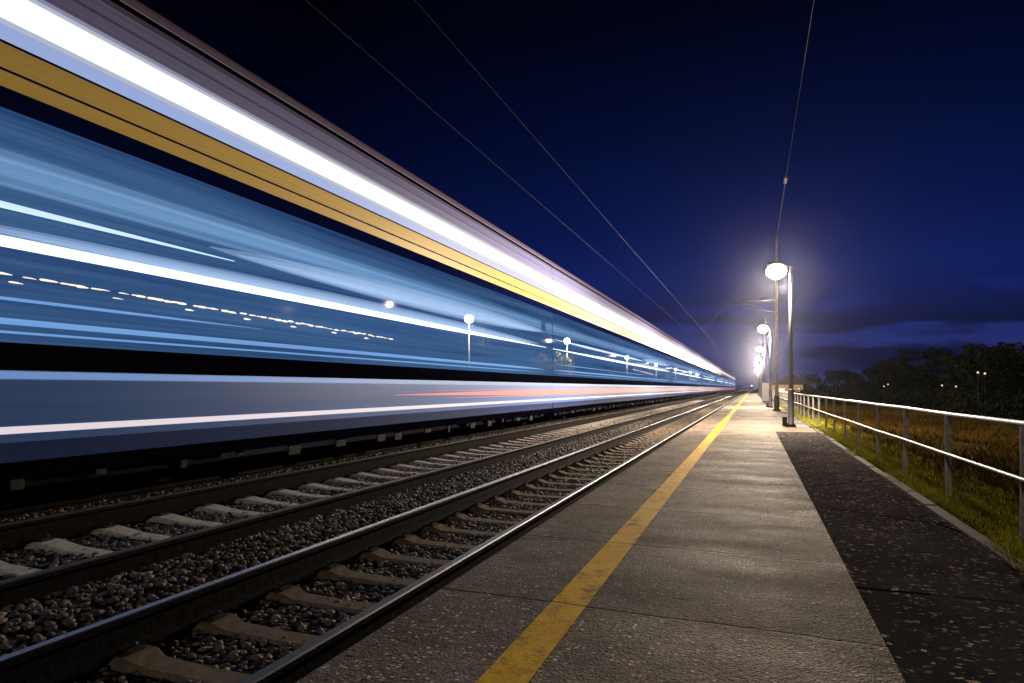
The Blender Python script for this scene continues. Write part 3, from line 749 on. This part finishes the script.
tag(b.build("line_insulator", M["insul"]), "small brown ribbed insulator strung in the feeder wire above the lamp", "insulator")

d = 56.0; X = px_pos(573.5, d); Y = (d + X * math.sin(YAW)) / math.cos(YAW)
m2 = empty("concrete_mast", (X, Y, 0)); tag(m2, "lit concrete mast seen through the train beside a globe lamp", "mast")
MB().box(-.3, .3, -.3, .3, 0, 0.18).build("base", M["dark"], m2)
MB().tube([(0, 0, 0.18), (0, 0, 8.2)], [0.17, 0.12], 12).build("pole", M["mast"], m2, True)
MB().tube([(0, 0, 7.6), (2.4, 0, 7.9)], 0.04, 6).build("cantilever", M["wire"], m2)
# masts farther along the near side
for i, (yy, lab) in enumerate([(92, "overhead line mast beyond the second platform lamp"), (142, "distant overhead line mast near the end of the lamp row")]):
    o = mast.copy(); col.objects.link(o); o.location = (1.55, yy, 0)
    for ch in list(mast.children):
        if ch.name in ("base", "pole") or ch.name.split(".")[0] in ("base", "pole"): copy_tree(ch, o)
    o.location = (1.55, yy, 0); tag(o, lab, "mast")

# ------------------------------------------------------------------ far things: cabinet, waiting hut, houses, signal
cab = empty("electrical_cabinet", (1.25, 69, 0)); tag(cab, "pale grey cabinet standing by the far lamp posts", "cabinet")
MB().box(-.35, .35, -.3, .3, 0.1, 1.9).build("body", M["galv"], cab); MB().box(-.38, .38, -.34, .34, 1.9, 1.96).build("roof", M["galv"], cab)
MB().box(-.36, .36, -.31, .31, 0, 0.1).build("plinth", M["kerb"], cab); MB().box(-.30, .30, -.33, -.305, 0.16, 1.82).build("door", M["galv"], cab)

hw = plain("hut_wall", (0.40, 0.31, 0.18), 0.8, 0, 0.2, 3, 0.2); hr = plain("hut_roof", (0.045, 0.035, 0.035), 0.8, 0, 0.2, 4)
E_warm = emitter("lit_window_warm", (1.0, 0.62, 0.28), 1.6)
def hut(loc, w, dpt, hgt, label, rz=0):
    r = empty("small_house", loc, rz); tag(r, label, "house")
    MB().box(-w / 2, w / 2, -dpt / 2, dpt / 2, -0.6, hgt).build("wall", hw, r)
    rf = MB().prism_y([(-w / 2 - .25, hgt + .003), (w / 2 + .25, hgt + .003), (0, hgt + w * .28)], -dpt / 2 - .25, dpt / 2 + .25).build("roof", hr, r)
    MB().box(w * .2, w * .2 + .35, -.2, .2, hgt + .1, hgt + w * .28 + .4).build("chimney", hr, rf)
    for x in (-w * .25, w * .22):
        f = MB().box(x - .5, x + .5, -dpt / 2 - .03, -dpt / 2 - .003, hgt * .42, hgt * .78).build("window", M["galv"], r)
        MB().box(x - .43, x + .43, -dpt / 2 - .045, -dpt / 2 - .033, hgt * .45, hgt * .75).build("pane", E_warm, f)
    MB().box(-.45, .45, -dpt / 2 - .04, -dpt / 2 - .003, -.6, hgt * .62).build("door", hr, r)
    return r
hut((6.2, 118, -0.5), 6.5, 5, 2.5, "low sandy house behind the railing near the platform end")
sg = empty("signal_post", (-0.4, 205, 0)); tag(sg, "small signal with a cold white light at the far platform end", "signal")
MB().tube([(0, 0, 0), (0, 0, 2.6)], 0.08, 8).build("post", M["galv"], sg); MB().box(-.35, .35, -.15, .15, 1.4, 2.7).build("signal_head", M["dark"], sg)
MB().tube([(0, -.16, 2.2), (0, -.19, 2.2)], 0.22, 12).build("lens", emitter("signal_white", (0.75, 0.88, 1.0), 4), sg)

# ------------------------------------------------------------------ vegetation
LEAF = island_mat("dark_leaves", [srgb(14, 18, 12), srgb(28, 32, 18), srgb(20, 25, 15), srgb(36, 38, 22)], 0.9)
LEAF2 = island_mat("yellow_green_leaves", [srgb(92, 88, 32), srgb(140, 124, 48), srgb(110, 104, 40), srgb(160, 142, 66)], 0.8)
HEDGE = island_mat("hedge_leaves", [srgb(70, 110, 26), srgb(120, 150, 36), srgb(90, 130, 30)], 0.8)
BARK = plain("bark", (0.06, 0.045, 0.035), 0.9, 0, 0.4, 8, 0.6)
def leaves(centres, radii, per, size, seed):
    g = np.random.default_rng(seed); V = []
    for c, r in zip(centres, radii):
        k = int(per * r * r)
        dvec = g.normal(size=(k, 3)); dvec /= np.linalg.norm(dvec, axis=1, keepdims=True)
        p = np.array(c) + dvec * (r * g.uniform(0.25, 1.0, (k, 1)) ** 0.5) * np.array([1, 1, 0.8])
        u = g.normal(size=(k, 3)); u /= np.linalg.norm(u, axis=1, keepdims=True)
        w = np.cross(u, g.normal(size=(k, 3))); w /= np.linalg.norm(w, axis=1, keepdims=True)
        s = g.uniform(0.5, 1.2, (k, 1)) * size
        V.append(np.stack([p - u * s, p + w * s * 0.45, p + u * s, p - w * s * 0.45], 1))
    v = np.concatenate(V); k = len(v)
    return v.reshape(-1, 3), np.arange(k * 4).reshape(k, 4)
def tree(name, h, spread, seed, leafmat, lsize=0.16, low=0.15, per=330):
    g = random.Random(seed); root = empty(name, (0, 0, 0))
    b = MB(); b.tube([(0, 0, -0.6), (0.03, 0.02, h * .2), (0.08, -0.05, h * .45), (0.02, 0.05, h * .8)], [h * .035, h * .026, h * .018, h * .006], 8)
    cs, rs = [], []
    for i in range(17):
        a = g.uniform(0, 6.28); t = g.uniform(low, 0.93); rr = spread * (0.25 + 0.75 * math.sin(math.pi * (0.12 + 0.80 * t)))
        q = g.uniform(0.3, 1.0) * rr; p = (q * math.cos(a), q * math.sin(a), h * t)
        b.tube([(0.04, 0, h * max(.12, t - .25)), (p[0] * .5, p[1] * .5, h * t - .1 * h), p], [h * .012, h * .008, h * .003], 5)
        cs.append(p); rs.append(g.uniform(0.13, 0.25) * h * (1.15 - 0.45 * t))
        for _ in range(2):
            cs.append((p[0] + g.uniform(-1, 1) * rs[-1], p[1] + g.uniform(-1, 1) * rs[-1], p[2] + g.uniform(-.2, .9) * rs[-1])); rs.append(g.uniform(.35, .6) * rs[-1])
    b.build("trunk", BARK, root)
    v, f = leaves(cs, rs, per, lsize, seed); link("crown", np_mesh("crown", v, f, leafmat), root)
    return root
protos = [tree("tree", 6.0, 2.4, 3, LEAF), tree("tree", 5.6, 2.9, 5, LEAF), tree("tree", 6.4, 2.6, 9, LEAF)]
# (picture column, depth, height)
T = [(818, 92, 4.5, "small dark tree just right of the nearest lamp post"), (836, 86, 5.2, "rounded dark tree second from the lamp post"), (853, 84, 4.0, "low dark tree in the dip of the tree line"),
     (874, 70, 5.2, "dark tree between the low dip and the taller pair"), (897, 64, 5.4, "bushy dark tree near the middle of the tree line"), (920, 60, 6.0, "taller dark tree in the middle of the tree line"),
     (944, 58, 5.0, "dark tree right of the tallest middle tree"), (965, 52, 5.6, "broad dark tree above the third fence post"), (988, 47, 5.5, "broad dark tree second from the picture's right edge"),
     (1012, 43, 5.4, "large dark tree at the picture's right edge"), (1040, 40, 5.6, "dark tree cut off by the picture's right edge"),
     (806, 118, 3.6, "far dark tree behind the low sandy house"), (907, 75, 4.6, "dark tree standing behind the middle of the tree line"), (977, 62, 5.2, "dark tree behind the broad pair on the right")]
used = [False] * 3
for i, (px, d, hgt, lab) in enumerate(T):
    j = i % 3
    o = protos[j] if not used[j] else copy_tree(protos[j]); used[j] = True
    X = px_pos(px, d); Y = (d + X * math.sin(YAW)) / math.cos(YAW); s = (hgt * 0.84 + 0.6) / 6.2
    o.location = (X, Y, -0.6); o.scale = (s * 1.15, s * 1.15, s); o.rotation_euler = (0, 0, random.uniform(0, 6.28))
    tag(o, lab, "tree", "dark trees beyond the field")
# dark undergrowth along the foot of the tree line
cs, rs = [], []
for i in range(170):
    px = random.uniform(800, 1075); d = np.interp(px, [800, 860, 920, 1075], [98, 76, 56, 34]) + random.uniform(-4, 1)
    X = px_pos(px, d); Y = (d + X * math.sin(YAW)) / math.cos(YAW); cs.append((X, Y, -0.4 + random.uniform(0, .9))); rs.append(random.uniform(0.8, 1.5))
v, f = leaves(cs, rs, 240, 0.15, 21)
stuff(link("undergrowth", np_mesh("undergrowth", v, f, LEAF)))
# behind the train: a lit bush by the mast, a dark hedge, a bright green hedge farther on
bush = tree("bush", 4.6, 2.6, 31, LEAF2, 0.13, 0.1, 420); d = 56.5; X = px_pos(556, d); bush.location = (X, (d + X * math.sin(YAW)) / math.cos(YAW), 0)
tag(bush, "yellowish leafy bush lit by the globe lamp beside the concrete mast", "bush")
def hedge(name, x, y0, y1, h, w, mat, seed, label):
    cs, rs = [], []; y = y0; g = random.Random(seed)
    while y < y1:
        cs.append((x + g.uniform(-.3, .3) * w, y, h * g.uniform(.30, .72))); rs.append(h * g.uniform(.30, .42)); y += 0.55
    v, f = leaves(cs, rs, 150, 0.15, seed)
    root = empty(name, (x, y0, 0)); tag(root, label, "hedge")
    q = link("foliage", np_mesh("foliage", v - np.array([x, y0, 0]), f, mat), root)
    st = MB()
    for k in range(int((y1 - y0) / 3)): st.tube([(0, k * 3 + .5, -.3), (g.uniform(-.2, .2), k * 3 + .6, h * .6)], [.05, .02], 5)
    st.build("stem", BARK, root)
hedge("hedge", -21.5, 18, 96, 2.9, 1.4, LEAF, 41, "long dark hedge behind the far platform")
hedge("hedge", -21.0, 100, 190, 2.9, 1.4, HEDGE, 43, "bright green hedge lit along the far end of the far platform")

# grass: short verge by the kerb, longer dry grass beyond the railing
def blades(name, n, xr, yr, hr_, wr, mat, seed, zf, clump=0.0, near=1.6):
    g = np.random.default_rng(seed)
    y = yr[0] + (yr[1] - yr[0]) * g.uniform(0, 1, n) ** near; x = g.uniform(xr[0], xr[1], n)
    if clump:
        cc = np.sin(x * 2.1 + y * 0.7) + np.sin(y * 1.9 - x * 1.3) + g.normal(0, .8, n); keep = cc > -clump; x, y = x[keep], y[keep]; n = len(x)
    z = np.array([zf(a) for a in x]); h = g.uniform(hr_[0], hr_[1], n) * (0.6 + 0.4 * np.sin(x * 3 + np.sin(y * 1.3) * 2)); w = g.uniform(wr[0], wr[1], n)
    a = g.uniform(0, 6.28, n); lean = g.uniform(0.1, 0.7, n) * h; la = g.uniform(0, 6.28, n)
    bx, by = np.cos(a) * w, np.sin(a) * w; lx, ly = np.cos(la) * lean, np.sin(la) * lean
    P = np.stack([np.stack([x - bx, y - by, z], 1), np.stack([x + bx, y + by, z], 1), np.stack([x + bx * .6 + lx * .4, y + by * .6 + ly * .4, z + h * .6], 1), np.stack([x + lx, y + ly, z + h], 1), np.stack([x - bx * .6 + lx * .4, y - by * .6 + ly * .4, z + h * .6], 1)], 1)
    stuff(link(name, np_mesh(name, P.reshape(-1, 3), np.arange(n * 5).reshape(n, 5), mat)))
GR1 = island_mat("verge_grass", [srgb(120, 130, 34), srgb(168, 164, 48), srgb(196, 178, 70), srgb(134, 142, 40)], 0.8)
GR2 = island_mat("dry_grass", [srgb(44, 37, 10), srgb(84, 60, 15), srgb(94, 70, 20), srgb(42, 40, 13)], 0.85)
def gz(x):
    if x < 2.9: return -0.05
    return -0.05 - 0.55 * min(1, (x - 2.9) / 6.0)
blades("verge_grass", 150000, (1.98, 3.5), (4.5, 60), (0.03, 0.12), (0.004, 0.008), GR1, 51, gz, 1.9)
blades("dry_grass", 170000, (2.9, 16.0), (5, 75), (0.08, 0.34), (0.004, 0.009), GR2, 53, gz, 1.2)

# pinprick lights of a far settlement: lit street lamps among the trees
dl = empty("distant_lamp", (0, 0, 0))
MB().tube([(0, 0, 0), (0, 0, 2.6)], 0.004, 5).build("post", M["dark"], dl); MB().tube([(0, 0, 2.6), (0, 0, 2.70)], 0.05, 8).build("lamp", emitter("distant_orange_lamp", (1.0, 0.55, 0.25), 1.3), dl)
for i, (px, py, d, lab) in enumerate([(985, 373, 36, "brightest tiny orange lamp among the dark trees on the right"), (978, 372, 37, "faint orange lamp left of the brightest tiny lamp"), (942, 385, 44, "tiny orange lamp low in the dark trees, middle pair"),
                                      (888, 384, 56, "tiny orange lamp in the trees nearest the lit platform"), (884, 386, 57, "faintest tiny lamp in the trees nearest the lit platform"), (956, 386, 43, "tiny orange lamp low in the trees, right of the middle pair")]):
    o = dl if i == 0 else copy_tree(dl); X = px_pos(px, d); zz = H + (388 - py) * d / FPX
    o.location = (X, (d + X * math.sin(YAW)) / math.cos(YAW), zz - 2.68); tag(o, lab, "street lamp", "tiny lamps among the dark trees")

# night air: thin haze added to give the lamps a soft halo
b = MB(); b.box(-3100, 3100, -70, 4100, -2.2, 12.5)
air = bpy.data.materials.new("added_halo_haze_volume"); air.use_nodes = True; nt = air.node_tree; nt.nodes.remove(nt.nodes["Principled BSDF"])
pv = nt.nodes.new("ShaderNodeVolumePrincipled"); pv.inputs["Color"].default_value = (0.78, 0.80, 1, 1)
pv.inputs["Density"].default_value = 0.00017; pv.inputs["Anisotropy"].default_value = 0.95
nt.links.new(pv.outputs[0], nt.nodes["Material Output"].inputs["Volume"])
stuff(b.build("added_halo_haze", air))
